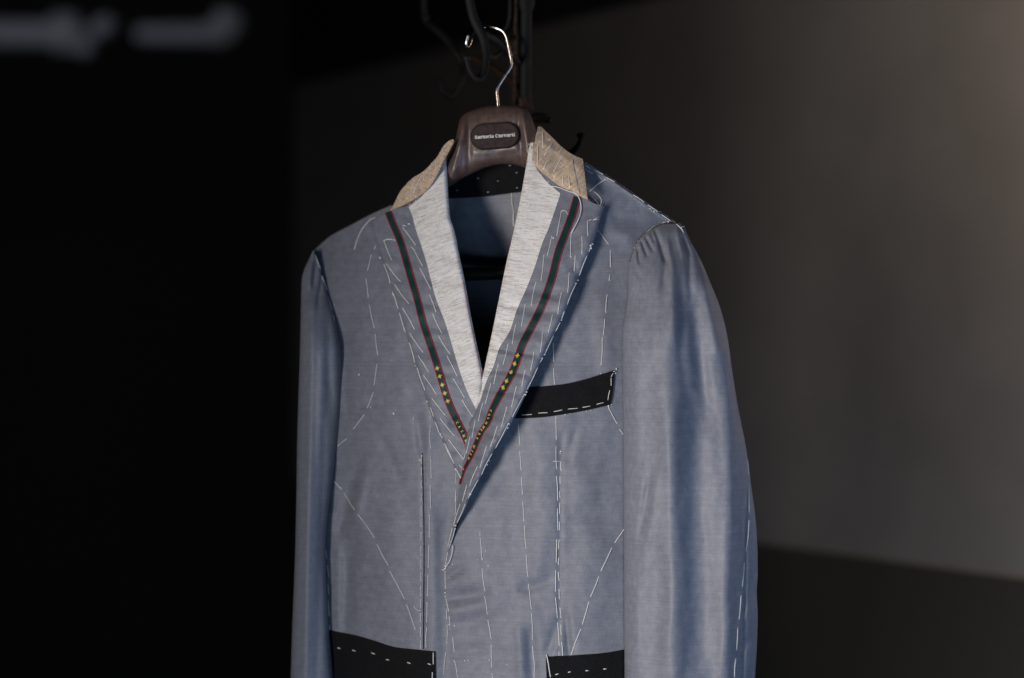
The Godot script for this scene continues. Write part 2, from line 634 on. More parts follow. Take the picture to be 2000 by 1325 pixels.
func coons(t: Array, b: Array, l: Array, r: Array, nu: int, nv: int, zf: Callable, lift := 0.0, thick := 0.0015, turn := 0.0, ease := 1.0) -> ArrayMesh:
	var ct := even(curve(t), nu)
	var cb := even(curve(b), nu)
	var c_l := even(curve(l), nv)
	var cr := even(curve(r), nv)
	var f := func(i, j):
		var u: float = i / float(nu)
		var v: float = j / float(nv)
		var q: Vector2 = c_l[j].lerp(cr[j], u) + (ct[i] - ct[0].lerp(ct[nu], u)) * pow(1.0 - v, ease) + (cb[i] - cb[0].lerp(cb[nu], u)) * pow(v, ease)
		return pt(q.x, q.y, zf.call(q.x, q.y) + lift)
	var cs := cos(turn)
	var sn := sin(turn)
	var uvf := func(_i, _j, p): return Vector2(p.x * cs + p.y * sn, -p.x * sn + p.y * cs)
	return grid(nu, nv, f, uvf, thick)

# ---------------------------------------------------------------- threads
func thread_on(path: Array, zf: Callable, parent: Node3D, mat: Material, r := 0.00043, called := "basting_stitch", lift := 0.0007) -> void:
	# path: flat x, y list lying on a cloth; the ends dive into the cloth
	var raw := []
	var c := curve(path)
	var l := 0.0
	for i in range(1, c.size()):
		l += c[i].distance_to(c[i - 1])
	var n := maxi(3, int(l / 6.0))
	var e := even(c, n)
	for i in n + 1:
		var q := e[i]
		var h := lift
		if i == 0 or i == n:
			h = -0.0004
		raw.append([pt(q.x, q.y, zf.call(q.x, q.y) + h), r * rng.randf_range(0.92, 1.08)])
	add(called, tube(raw, 6), mat, parent)

func stitches(ox: float, oy: float, k: float, list: Array, zf: Callable, parent: Node3D, mat: Material, r := 0.00043, lift := 0.0007) -> void:
	for i in range(0, list.size(), 4):
		var x0: float = ox + list[i] / k
		var y0: float = oy + list[i + 1] / k
		var x1: float = ox + list[i + 2] / k
		var y1: float = oy + list[i + 3] / k
		var d := Vector2(x1 - x0, y1 - y0)
		var side := d.orthogonal() * rng.randf_range(-0.025, 0.025)
		thread_on([x0, y0, (x0 + x1) / 2 + side.x, (y0 + y1) / 2 + side.y, x1, y1], zf, parent, mat, r, "basting_stitch", lift)

func knots(ox: float, oy: float, k: float, list: Array, zf: Callable, parent: Node3D, mat: Material, size := 1.0) -> void:
	for i in range(0, list.size(), 2):
		var x: float = ox + list[i] / k
		var y: float = oy + list[i + 1] / k
		var o := add("thread_knot", knot_mesh, mat, parent)
		o.position = pt(x, y, zf.call(x, y) + 0.0007)
		o.rotation = Vector3(rng.randf() * 6, rng.randf() * 6, rng.randf() * 6)
		o.scale = Vector3.ONE * size * rng.randf_range(0.7, 1.15)

func fray(a: Vector2, b: Vector2, dir: Vector2, n: int, length: float, zf: Callable, parent: Node3D, mat: Material, r := 0.0002) -> void:
	# loose yarn ends along a raw edge
	for i in n:
		var q := a.lerp(b, rng.randf())
		var d := dir.rotated(rng.randf_range(-0.7, 0.7)) * length * rng.randf_range(0.4, 1.2)
		var bend := d.orthogonal() * rng.randf_range(-0.35, 0.35)
		var z0: float = zf.call(q.x, q.y) + 0.0008
		var raw := []
		for k in 5:
			var t := k / 4.0
			var w := q + d * t + bend * t * (1 - t) * 2.0
			raw.append([pt(w.x, w.y, z0 + 0.001 * t * rng.randf()), r])
		add("frayed_yarn", tube(raw, 4), mat, parent)

func make_jacket() -> void:
	jacket = thing("jacket", "half-made blue grey tailored jacket with white basting stitches on brown hanger", "jacket", Vector3.ZERO)
	knot_mesh = lump(4, 0.0016, 0.0011, 0.0012, 0.5, 8, 6)
	cl.lap_r_in = curve([1036, 279, 1032, 296, 1029, 318, 1022, 353, 1015, 395, 1007, 433, 1003, 453, 988, 520, 975, 582, 962, 646, 948, 716, 942, 748, 936, 784, 929, 798, 925, 810, 917, 824, 914, 840, 912, 852, 907.5, 867, 907, 884, 904, 898, 903, 911, 900, 931, 896, 954, 890, 1000, 881, 1050, 868, 1112])
	cl.lap_r_out = curve([1181, 404, 1174, 423, 1158, 476, 1147, 503, 1126, 554, 1099, 621, 1080, 657, 1063, 692, 1029, 767, 1007, 812, 988, 845, 962, 884, 943, 924, 920, 966, 906, 999, 890, 1028, 878, 1070, 869, 1113])
	cl.lap_l_out = curve([723, 434, 733, 472, 750, 522, 767, 573, 788, 637, 814, 721, 835, 789, 856, 844, 881, 899, 898, 937, 908, 960])
	cl.lap_l_in = curve([874, 295, 872, 309, 874, 354, 876, 391, 879, 425, 885, 443, 891, 466, 895, 489, 907, 545, 920, 618, 929, 662, 940, 714, 944, 745, 938, 790, 930, 830, 922, 870, 914, 920, 910, 960])
	cl.sl_r_in = curve([1316, 436, 1300, 437.5, 1291, 440, 1270, 449, 1252, 463, 1241, 481, 1234, 499, 1230, 515, 1227, 536, 1227, 572, 1223, 608, 1217, 644, 1216, 699, 1217, 753, 1218, 900, 1220, 1345])
	cl.sl_r_out = curve([1328, 436, 1337, 446, 1345, 464, 1370, 511, 1388, 554, 1406, 599, 1420, 653, 1431, 730, 1442, 798, 1454, 857, 1461, 900, 1468, 954, 1475, 1006, 1479, 1060, 1480, 1124, 1478, 1156, 1480, 1205, 1478, 1269, 1473, 1345])
	cl.sl_l_out = curve([611, 489, 603, 507, 594, 527, 589, 548, 587.5, 611, 585.4, 696, 582, 802, 580, 886, 579, 960, 576, 1092, 571, 1220, 567, 1345])
	cl.sl_l_in = curve([614, 489, 616, 497, 626, 527, 638, 569, 651, 616, 659, 650, 665, 683, 667, 721, 666, 780, 661, 844, 653, 907, 646, 960, 638, 1030, 636, 1092, 640, 1200, 646, 1270, 652, 1345])
	fronts()
	backs()
	sleeves()
	lapels()
	collars()
	pockets()
	ribbons()

func fronts() -> void:
	var zl := z_left
	var zr := z_right
	var left := add("front_panel", coons([615, 489, 645, 463, 687, 440, 729, 418, 765, 402], [632, 1345, 940, 1345], [615, 489, 612, 527, 622, 575, 634, 620, 642, 650, 644, 700, 640, 800, 630, 900, 622, 1000, 620, 1100, 624, 1220, 632, 1345], [765, 402, 800, 520, 850, 650, 900, 780, 925, 860, 930, 950, 925, 1050, 930, 1200, 940, 1345], 84, 190, zl), mats.cloth, jacket)
	var right := add("front_panel", coons([1060, 335, 1100, 318, 1143, 318, 1175, 340, 1221, 371, 1266, 403, 1300, 425, 1318, 437], [894, 1345, 1244, 1345], [1060, 335, 1040, 420, 1010, 540, 980, 660, 950, 760, 928, 850, 912, 930, 898, 1000, 884, 1050, 870.5, 1108, 868, 1131, 871, 1156, 876, 1188, 879, 1230, 885, 1269, 896, 1345], [1318, 437, 1308, 465, 1290, 505, 1268, 545, 1250, 600, 1242, 700, 1242, 900, 1246, 1345], 90, 210, zr), mats.cloth, jacket)
	var t: Material = mats.thread
	var pale: Material = mats.pale_thread
	# the left front, softly out of focus
	stitches(560, 400, 2.3647, [390, 230, 373, 305, 366, 340, 377, 430, 382, 462, 405, 570, 408, 600, 421, 697, 417, 735, 404, 835, 400, 868, 372, 940, 358, 970, 307, 1037, 278, 1080, 235, 1115, 218, 1278, 255, 1313, 412, 188, 404, 205], zl, left, pale, 0.00052)
	knots(560, 400, 2.3647, [335, 785, 388, 935, 495, 965, 587, 985, 625, 1160, 618, 1180, 433, 245], zl, left, pale, 1.2)
	thread_on([692, 488, 697, 470, 706, 450, 722, 430, 733, 425], zl, left, pale, 0.0006)
	stitches(560, 900, 3.1185, [878, 0, 880, 107, 875, 153, 877, 290, 870, 327, 868, 470, 866, 515, 862, 655, 860, 697, 856, 825, 855, 860, 852, 985, 852, 1015, 848, 1140, 1030, 180, 1027, 330, 975, 905, 975, 965, 978, 1000, 975, 1115, 970, 1165, 957, 1300, 287, 123, 335, 177, 350, 197, 413, 300, 433, 327, 533, 468, 550, 510, 618, 637, 627, 673, 717, 842, 730, 875, 783, 1030, 232, 530, 245, 600, 247, 635, 258, 715, 250, 750, 256, 815, 253, 850, 260, 950, 258, 1000, 263, 1030], zl, left, pale, 0.00052)
	stitches(800, 780, 6.625, [265, 130, 268, 270, 267, 340, 272, 640, 265, 738, 278, 800, 600, 955, 600, 1085, 597, 1180, 590, 1325], zl, left, pale)
	var y := 888.0
	while y < 1262.0:
		var x := 825.0 - 2.0 * (y - 888.0) / 380.0
		thread_on([x - 1.5, y, x - 1.5, y + rng.randf_range(14, 21)], zl, left, pale, 0.0005)
		y += rng.randf_range(24, 28)
	thread_on([825, 886, 827, 960, 828.5, 1060, 828, 1160, 827, 1268], zl, left, mats.dark_thread, 0.0010, "dart_seam", 0.0001)
	thread_on([808, 1184, 814, 1192, 822, 1193], zl, left, pale, 0.0004)
	# the right front, in focus
	stitches(1000, 350, 6.625, [1105, 660, 1250, 845, 1270, 915, 1275, 1145, 1270, 1230, 1258, 1320], zr, right, t)
	stitches(950, 530, 5.5215, [1303, 250, 1288, 450, 1277, 512, 1260, 690, 1250, 710, 1237, 1013, 720, 770, 727, 982, 727, 1045, 738, 1225], zr, right, t)
	stitches(1000, 700, 6.02, [515, 678, 522, 960, 518, 1035, 527, 1305, 75, 775, 92, 1020, 92, 1090, 108, 1320, 1130, 565, 1238, 773, 1262, 832, 1308, 893, 480, 1212, 568, 1213], zr, right, t)
	knots(1000, 700, 6.02, [1230, 125, 1218, 177, 1168, 545, 1135, 560, 1145, 597, 300, 693, 360, 688, 627, 663, 685, 645, 880, 625, 932, 612, 575, 1095, 568, 1117, 1048, 180], zr, right, t, 0.85)
	stitches(560, 900, 3.1185, [1178, 470, 1190, 605, 1190, 655, 1207, 795, 1205, 825, 1222, 938, 1225, 970, 1245, 1087, 1245, 1118, 1248, 1260, 1250, 1295, 1253, 1325, 1177, 435, 1178, 458, 1430, 100, 1436, 207, 1437, 248, 1446, 370, 1447, 395, 1458, 535, 1458, 572, 1463, 655, 1463, 655, 1470, 710, 1473, 750, 1490, 905, 1490, 930, 1496, 1092, 1497, 1127, 1508, 1230, 1508, 1230, 1506, 1320], zr, right, t)
	stitches(560, 900, 3.1185, [964, 672, 966, 780, 970, 840, 987, 920, 990, 950, 994, 1000, 1010, 1080, 1020, 1170, 1024, 1225, 1040, 1320], zr, right, t)
	knots(560, 900, 3.1185, [965, 805, 967, 828, 992, 1000, 996, 1025, 1023, 1005, 1022, 1220, 1085, 1218, 1108, 1216, 1235, 1214, 1342, 1243, 1195, 600, 1165, 603, 1212, 548, 1228, 640, 1145, 300, 1010, 632, 990, 713, 966, 655, 958, 662], zr, right, t, 0.75)
	stitches(1040, 880, 2.98, [140, 150, 147, 292, 146, 338, 148, 465, 142, 518, 138, 652, 135, 697, 134, 822, 134, 857, 145, 975, 146, 1000, 156, 1137, 154, 1172, 156, 1195, 165, 65, 166, 120, 161, 152, 162, 193, 158, 235, 160, 278, 159, 303, 157, 372, 157, 410, 157, 468, 156, 518, 152, 575, 154, 620, 150, 667, 150, 707, 156, 763, 155, 800, 157, 867, 160, 915, 166, 975, 166, 1015, 168, 1073, 170, 1115, 176, 1195, 532, 460, 478, 538, 463, 565, 398, 702, 386, 735, 338, 852, 328, 880, 290, 1012, 282, 1040, 225, 1190], zr, right, t, 0.00055)
	# shoulder line
	stitches(1180, 380, 7.36, [415, 5, 575, 112, 630, 150, 770, 250, 825, 290, 965, 388, 835, 402, 920, 390, 590, 562, 712, 460, 430, 775, 497, 652, 368, 1010, 395, 910], zr, right, t)
	stitches(1000, 240, 6.625, [950, 600, 1050, 662, 1110, 670, 1165, 735, 1050, 605, 1175, 668, 945, 548, 1005, 582, 1215, 705, 1325, 765], zr, right, t)
	knots(1180, 380, 7.36, [660, 205, 718, 247, 925, 392], zr, right, t, 0.9)
	thread_on([1152, 374, 1166, 361, 1183, 350], zr, right, t, 0.0006)
	var dots := even(curve([1146, 326, 1175, 344, 1221, 375, 1266, 408, 1300, 430]), 46)
	for i in dots.size():
		if i % 4 != 3:
			knots(0, 0, 1, [dots[i].x, dots[i].y], zr, right, t, 0.38)
	# armhole: dark gathering stitches with pale thread peeping between
	var arm := even(curve([1315, 439, 1293, 440, 1272, 450, 1253, 464, 1242, 482, 1235, 500, 1231, 516]), 34)
	for i in 34:
		var q := arm[i]
		var e := arm[i].lerp(arm[i + 1], 0.8)
		thread_on([q.x, q.y, e.x, e.y], zr, right, mats.dark_thread if i % 2 == 0 else mats.pale_thread, 0.0013 if i % 2 == 0 else 0.0006, "armhole_stitch", 0.0036)

func backs() -> void:
	var zk := z_back
	var back := add("back_panel", coons([625, 520, 760, 430, 885, 378, 960, 376, 1030, 372, 1150, 380, 1290, 455], [630, 1345, 1300, 1345], [625, 520, 625, 800, 630, 1345], [1290, 455, 1280, 700, 1300, 1345], 40, 60, zk), mats.cloth, jacket)
	# shoulders: the cloth rolls over from the front seam to the back
	for side in 2:
		var seam := even(curve([765, 402, 729, 418, 687, 440, 645, 463, 615, 489]) if side == 0 else curve([1318, 437, 1300, 425, 1266, 403, 1221, 371, 1175, 340, 1143, 318]), 40)
		var f := func(i, j):
			var q := seam[40 - i]
			var z0 := z_left(q.x, q.y) if side == 0 else z_right(q.x, q.y)
			var a: float = j / 8.0
			# j = 8 at the seam, j = 0 behind
			var back_w := (1.0 - a)
			var bulge := 9.0 * sin(minf(back_w * 2.2, 1.0) * PI * 0.5) - 26.0 * back_w * back_w
			var ends := 1.0
			if side == 1:
				ends = ss(0, 10, i) * 0.7 + 0.3
			return pt(q.x + (2.0 * back_w if side == 1 else -2.0 * back_w), q.y - bulge * ends * (1.0 if side == 1 else 0.35), z0 - 0.0003 - 0.075 * back_w * (ends if side == 1 else 1.0) * (0.35 + 0.65 * back_w))
		add("back_shoulder", grid(40, 8, f, func(_i, _j, p): return Vector2(p.x, p.y + p.z)), mats.cloth, jacket)
	# black facing inside the neck with loose white tacks
	var zn := func(px, py): return z_back(px, py) + 0.006 + 0.0012 * wob.get_noise_2d(px * 3.0, py)
	var facing := add("neck_facing", coons([850, 300, 900, 285, 960, 280, 1020, 282, 1060, 295], [845, 392, 878, 388, 907, 387, 950, 384, 987, 379, 1020, 375, 1060, 370], [850, 300, 846, 340, 845, 392], [1060, 295, 1062, 330, 1060, 370], 24, 16, zn), mats.black, jacket)
	stitches(860, 190, 6.309, [458, 1003, 475, 1001, 704, 1036, 718, 1036, 932, 931, 950, 929, 938, 1118, 955, 1115, 580, 1172, 598, 1168, 845, 841, 870, 843, 200, 1152, 212, 1145], zn, facing, mats.pale_thread, 0.0005)
	var zi := func(px, py): return z_back(px, py) + 0.0006
	stitches(860, 190, 6.309, [880, 1190, 884, 1320], zi, back, mats.pale_thread, 0.0008)
	stitches(700, 350, 3.5818, [1070, 100, 1076, 160, 1074, 160, 1086, 225, 1086, 225, 1090, 330], zi, back, mats.pale_thread, 0.0007)
	stitches(700, 350, 3.5818, [1080, 250, 1084, 330], zi, back, mats.pale_thread, 0.0005)

var sleeve_folds := [
	# gathers under the armhole seam
	[1253, 472, 1264, 500, 3.2, -2.3], [1246, 486, 1249, 515, 3.5, -2.5], [1261, 463, 1275, 490, 3.4, -2.0], [1279, 450, 1291, 480, 4.5, -2.5], [1271, 455, 1279, 474, 3.0, -1.4], [1290, 480, 1302, 512, 6, -2.8],
	[1303, 506, 1296, 565, 8, -2.8], [1333, 462, 1345, 496, 5, -2.5], [1345, 496, 1349, 580, 7, -2.8], [1304, 470, 1310, 520, 6, 1.9], [1311, 510, 1317, 660, 13, 4.6], [1322, 450, 1334, 500, 5, 1.2],
	[1330, 540, 1333, 700, 9, -1.2], [1283, 560, 1274, 720, 14, 1.9], [1255, 520, 1240, 600, 12, -1.2], [1374, 545, 1404, 690, 12, 4.4], [1352, 590, 1382, 810, 15, -5.4],
	[1240, 530, 1252, 545, 6, -0.9], [1236, 505, 1241, 530, 4, -1.2],
	# long falls down the sleeve
	[1300, 620, 1312, 920, 26, 5.0], [1310, 860, 1318, 1345, 22, 5.5], [1362, 740, 1366, 1345, 28, -8.0], [1420, 700, 1430, 1000, 20, 5.0], [1423, 1000, 1415, 1345, 17, 5.0],
	[1269, 940, 1250, 1050, 8, -2.0], [1282, 930, 1268, 1060, 9, 1.8], [1250, 700, 1242, 900, 16, 1.2],
	[1458, 985, 1450, 1345, 3.5, -2.8], [1468, 1180, 1440, 1230, 8, 1.5], [1470, 1240, 1440, 1280, 7, -1.4], [1290, 1100, 1275, 1330, 20, -1.6], [1245, 1150, 1240, 1330, 14, 1.5],
]
var sleeve_folds_left := [
	[618, 510, 612, 565, 5, -2.5], [606, 515, 604, 560, 5, 1.5], [628, 545, 620, 600, 5, -2.0], [610, 600, 606, 900, 9, 2.2], [640, 620, 645, 800, 9, -2.2], [628, 700, 622, 900, 8, 1.5],
	[605, 900, 596, 1345, 9, 2.5], [632, 900, 618, 1345, 9, -1.8],
]

func z_sleeve_right(px: float, py: float) -> float:
	var xl := x_at(cl.sl_r_in, py)
	var xr := x_at(cl.sl_r_out, py)
	var c := (xl + xr) * 0.5
	var h := maxf((xr - xl) * 0.5, 1.0)
	var q := clampf((px - c) / h, -1.0, 1.0)
	return sleeve_right_z(xl, py, acos(-q), px)

func sleeve_right_z(xl: float, py: float, th: float, px: float) -> float:
	var zs := zbody(xl, py) + 0.0015
	var zc := lerpf(zs, 0.030, ss(480, 900, py))
	var d := 0.010 + 0.026 * ss(430, 560, py) + 0.024 * ss(460, 1000, py)
	var back_d := 0.05 + 0.02 * ss(440, 700, py)
	var s := sin(th)
	var z := zc + (d * pow(s, 0.85) if s >= 0.0 else back_d * s)
	if s > 0.0:
		var fall := ss(0.0, 0.35, s)
		z += folds(sleeve_folds, px, py) * (0.35 + 0.65 * fall) + fine.get_noise_2d(px, py * 0.5) * 0.0006 + wob.get_noise_2d(px * 1.6, py * 0.5 + 200) * 0.0022 * fall
	return z

func sleeve_left_z(xr: float, py: float, th: float, px: float) -> float:
	var zs := zbody(maxf(xr, 640.0), py) + 0.003
	var zc := lerpf(zs, -0.125, ss(560, 800, py))
	var d := 0.006 + 0.022 * ss(490, 700, py)
	var s := sin(th)
	var z := zc + (d * pow(s, 0.85) if s >= 0.0 else (0.05 + 0.04 * ss(490, 700, py)) * s)
	if s > 0.0:
		z += folds(sleeve_folds_left, px, py) * ss(0.0, 0.4, s) + fine.get_noise_2d(px + 70, py * 0.5) * 0.0005
	return z

func sleeves() -> void:
	for side in 2:
		var nu := 120
		var nv := 230
		var y0 := 436.5 if side == 1 else 489.5
		var ci: PackedVector2Array = cl.sl_r_in if side == 1 else cl.sl_l_out
		var co: PackedVector2Array = cl.sl_r_out if side == 1 else cl.sl_l_in
		var f := func(i, j):
			var t: float = j / float(nv)
			var y: float = y0 + (1345.0 - y0) * (t * t * 0.75 + t * 0.25)
			var th: float
			var u: float = i / float(nu)
			if u < 0.75:
				th = PI * u / 0.75
			else:
				th = PI + PI * (u - 0.75) / 0.25
			var xl := x_at(ci, y)
			var xr := x_at(co, y)
			var px := (xl + xr) * 0.5 - (xr - xl) * 0.5 * cos(th)
			var z := sleeve_right_z(xl, y, th, px) if side == 1 else sleeve_left_z(xr, y, th, px)
			return pt(px, y, z)
		var uvf := func(i, _j, p): return Vector2(i / float(nu) * 0.36, p.y)
		var o := add("sleeve", grid(nu, nv, f, uvf), mats.cloth, jacket)
		if side == 1:
			var zr := z_sleeve_right
			stitches(1000, 900, 3.1185, [1435, 0, 1442, 85, 1443, 145, 1445, 315, 1443, 362, 1425, 555, 1415, 617, 1402, 768, 1395, 820, 1383, 968, 1375, 1018, 1368, 1155, 1362, 1205, 1355, 1320], zr, o, mats.thread, 0.00052)
			thread_on([1321, 438, 1331, 447, 1336, 456], zr, o, mats.thread, 0.0006, "loose_thread")
			thread_on([1329, 446, 1333, 443, 1337, 442], zr, o, mats.thread, 0.0006, "loose_thread", 0.004)
		else:
			var zl := func(px, py):
				var xr := x_at(cl.sl_l_in, py)
				var xl := x_at(cl.sl_l_out, py)
				return sleeve_left_z(xr, py, acos(-clampf((px - (xl + xr) * 0.5) / maxf((xr - xl) * 0.5, 1.0), -1.0, 1.0)), px)
			stitches(560, 400, 2.3647, [131, 232, 158, 306, 162, 330, 186, 395, 193, 430, 210, 485, 213, 510, 221, 535], zl, o, mats.pale_thread, 0.0006)

func lapels() -> void:
	var zr := z_lap_right
	var zl := z_lap_left
	var t: Material = mats.thread
	var lap_r := add("lapel", coons([1037, 300, 1041, 318, 1050, 327, 1062, 339, 1076, 350, 1097, 363, 1130, 378, 1157, 396, 1181, 404],
		[868, 1112, 869, 1113],
		[1037, 300, 1033, 318, 1025, 353, 1018, 395, 1010, 433, 1006, 453, 991, 520, 978, 582, 965, 646, 951, 716, 944, 748, 937, 784, 929, 798, 925, 810, 917, 824, 914, 840, 912, 852, 907.5, 867, 907, 884, 904, 898, 903, 911, 900, 931, 896, 954, 890, 1000, 881, 1050, 868, 1112],
		[1181, 404, 1174, 423, 1158, 476, 1147, 503, 1126, 554, 1099, 621, 1080, 657, 1063, 692, 1029, 767, 1007, 812, 988, 845, 962, 884, 943, 924, 920, 966, 906, 999, 890, 1028, 878, 1070, 869, 1113],
		60, 230, zr, 0.0, 0.003, 0.32, 5.0), mats.cloth, jacket)
	var lap_l := add("lapel", coons([723, 434, 752, 418, 775, 407, 797, 402, 815, 386, 838, 361, 858, 325, 872, 300],
		[908, 960, 910, 960],
		[723, 434, 733, 472, 750, 522, 767, 573, 788, 637, 814, 721, 835, 789, 856, 844, 881, 899, 898, 937, 908, 960],
		[872, 300, 870, 309, 872, 354, 874, 391, 877, 425, 883, 443, 889, 466, 893, 489, 905, 545, 918, 618, 927, 662, 938, 714, 942, 745, 936, 790, 930, 830, 922, 870, 914, 920, 910, 960],
		50, 170, zl, 0.0, 0.0035, -0.3, 4.0), mats.cloth, jacket)
	add("lapel_canvas", coons([1036, 279, 1042, 279], [929, 797, 929.6, 797.2],
		[1036, 279, 1032, 296, 1028.7, 318, 1022.6, 353, 1015, 395, 1007, 433, 1003, 453, 987.6, 520, 975, 582, 962, 646, 947, 716, 940, 748, 934, 784, 929, 797],
		[1042, 279, 1041, 300, 1044, 322, 1056, 341, 1074, 361, 1095, 378, 1095, 378, 1071, 448, 1060, 473, 1046, 517, 1029, 562, 1010, 604, 996, 646, 976, 679, 964, 716, 955, 734, 946, 756, 937, 784, 929.6, 797.2],
		26, 150, zr, 0.0012, 0.0010, -0.17), mats.canvas, jacket)
	add("lapel_canvas", coons([874, 295, 874.5, 295], [930, 800, 931, 800],
		[874, 295, 867, 305, 862, 315, 856, 333, 849, 350, 837, 365, 827, 380, 818, 389, 798, 405, 798, 405, 805, 421, 812, 448, 831, 506, 851, 582, 870, 632, 895, 716, 912, 764, 930, 800],
		[874.5, 295, 872, 309, 874, 354, 876, 391, 879, 425, 885, 443, 891, 466, 895, 489, 907, 545, 920, 618, 929, 662, 940, 714, 944, 745, 938, 785, 931, 800],
		26, 150, zl, 0.0012, 0.0010, 0.36), mats.canvas, jacket)
	# right lapel threads
	stitches(1000, 350, 6.625, [640, 415, 580, 735, 517, 725, 457, 990, 412, 980, 375, 1320, 765, 710, 758, 1010, 980, 530, 982, 738, 903, 742, 903, 975, 818, 990, 804, 1195, 1015, 890, 995, 940, 972, 990, 872, 1250, 995, 535, 1030, 525, 1045, 535, 1130, 487, 1055, 528, 1125, 520], zr, lap_r, t)
	stitches(950, 530, 5.5215, [535, 115, 483, 375, 417, 358, 377, 592, 317, 575, 278, 792, 233, 785, 178, 1012, 130, 1000, 80, 1218, 893, 15, 877, 232, 810, 228, 770, 465, 715, 463, 667, 662, 605, 658, 583, 872, 512, 870, 477, 1065, 417, 1068, 383, 1245, 970, 130, 870, 360, 842, 430, 810, 520, 790, 560, 745, 648, 722, 695, 628, 895, 605, 940, 580, 982, 553, 1038, 437, 1275], zr, lap_r, t)
	stitches(840, 680, 6.0227, [715, 415, 648, 655, 620, 645, 567, 865, 530, 850, 492, 1057, 470, 1040, 425, 1240, 1015, 450, 957, 697, 903, 692, 837, 932, 790, 918, 708, 1162, 805, 190, 750, 425, 1117, 262, 1080, 455, 1110, 540, 965, 815, 925, 880, 768, 1180], zr, lap_r, t)
	stitches(800, 780, 6.625, [998, 600, 910, 885, 880, 868, 775, 1118, 742, 1105, 683, 1325, 1070, 700, 930, 978, 890, 1035, 757, 1285, 722, 692, 700, 775], zr, lap_r, t)
	stitches(840, 950, 6.627, [390, 230, 303, 515, 290, 540, 232, 775, 228, 855, 205, 990, 455, 230, 350, 475, 323, 555, 247, 795], zr, lap_r, t)
	knots(1000, 350, 6.625, [1040, 843, 1017, 862, 1020, 897, 857, 1307, 535, 760, 760, 1005], zr, lap_r, t, 0.95)
	knots(950, 530, 5.5215, [988, 97, 966, 132, 810, 525, 792, 560, 628, 898, 601, 940, 433, 1302], zr, lap_r, t, 0.8)
	knots(840, 680, 6.0227, [1135, 518, 1120, 548, 927, 892, 913, 940], zr, lap_r, t, 0.95)
	knots(800, 780, 6.625, [1027, 798, 1005, 848, 785, 1230, 775, 1250], zr, lap_r, t, 0.85)
	knots(840, 950, 6.627, [328, 510, 323, 552, 205, 1000, 190, 1030], zr, lap_r, t, 0.85)
	thread_on([1096.6, 413, 1096.6, 411, 1104, 411.5, 1109, 418, 1112, 424], zr, lap_r, t)
	thread_on([884, 1065, 883, 1080, 878, 1096, 871, 1108], zr, lap_r, t, 0.0005, "loose_thread", 0.003)
	thread_on([861, 1112, 867, 1114, 870, 1112, 871, 1104], zr, lap_r, t, 0.0008, "loose_thread", 0.002)
	thread_on([1072, 364, 1087, 365, 1106, 372, 1124, 379, 1132, 389, 1135, 410, 1130, 428, 1121, 446, 1115.5, 456], zr, lap_r, t, 0.0006, "loose_thread", 0.0026)
	thread_on([1157, 373, 1168, 381, 1175, 392, 1172, 402], zr, lap_r, mats.pale_thread, 0.0004, "loose_thread", 0.003)
	thread_on([1148, 374, 1156, 384, 1167, 396, 1171, 402], zr, lap_r, mats.grey_thread, 0.0003, "loose_thread", 0.003)
	# left lapel threads
	stitches(700, 400, 6.627, [330, 465, 430, 718, 362, 765, 547, 998, 473, 1040, 655, 1283, 572, 265, 620, 280, 575, 295, 740, 522, 685, 545, 725, 590, 725, 590, 832, 795, 793, 817, 935, 1093, 330, 770, 413, 1018], zl, lap_l, t, 0.00055)
	stitches(740, 580, 6.627, [307, 145, 460, 420, 400, 470, 573, 720, 510, 765, 643, 972, 578, 1018, 742, 1262, 655, -30, 740, 195, 698, 220, 817, 473, 770, 500, 925, 743, 880, 763, 1013, 1027, 962, 1058, 1108, 1305, 205, 0, 250, 153, 268, 207, 345, 460, 392, 590, 465, 853, 495, 920, 597, 1210, 172, -70, 200, 0], zl, lap_l, t, 0.00055)
	stitches(840, 680, 6.0227, [378, 610, 505, 812, 20, 590, 177, 792, 115, 826, 285, 1032, 217, 1078, 392, 1310, 3, 700, 40, 805, 58, 870, 103, 990, 103, 990, 147, 1060, 168, 1122, 264, 1325, 470, 855, 482, 872], zl, lap_l, t, 0.00055)
	stitches(800, 780, 6.625, [640, 850, 680, 890, 450, 570, 578, 835, 598, 905, 660, 1022], zl, lap_l, t, 0.00055)
	knots(740, 580, 6.627, [328, 425, 471, 893], zl, lap_l, t, 0.9)
	knots(800, 780, 6.625, [598, 905, 398, 452, 226, 30], zl, lap_l, t, 1.0)
	knots(700, 400, 6.627, [448, 1160, 655, 250], zl, lap_l, mats.pale_thread, 1.0)
	thread_on([750, 470, 755, 468.5, 761, 466.5, 766, 468, 772, 470], zl, lap_l, t, 0.00055)
	thread_on([903, 545, 916, 618, 925, 662, 936, 714, 941, 747], zl, lap_l, mats.pink_thread, 0.0003, "pink_chalk_thread", 0.0015)
	# frayed raw edges
	fray(Vector2(1050, 342), Vector2(1070, 362), Vector2(0.9, -0.3), 16, 7, zr, lap_r, t, 0.00025)
	fray(Vector2(1034, 280), Vector2(1042, 296), Vector2(-0.6, -0.6), 26, 7, zr, lap_r, t, 0.0002)
	fray(Vector2(1031, 282), Vector2(1033, 297), Vector2(-1, 0.1), 14, 5, zr, lap_r, t, 0.0002)
	fray(Vector2(1040, 318), Vector2(1095, 366), Vector2(0.3, -0.9), 40, 4, zr, lap_r, mats.grey_thread, 0.0002)
	fray(Vector2(1100, 368), Vector2(1180, 404), Vector2(0.3, -0.9), 34, 4, zr, lap_r, mats.grey_thread, 0.0002)
	fray(Vector2(818, 389), Vector2(800, 404), Vector2(-0.7, -0.5), 12, 6, zl, lap_l, t, 0.00022)
	fray(Vector2(850, 350), Vector2(868, 303), Vector2(-0.8, -0.5), 18, 4, zl, lap_l, t, 0.0002)

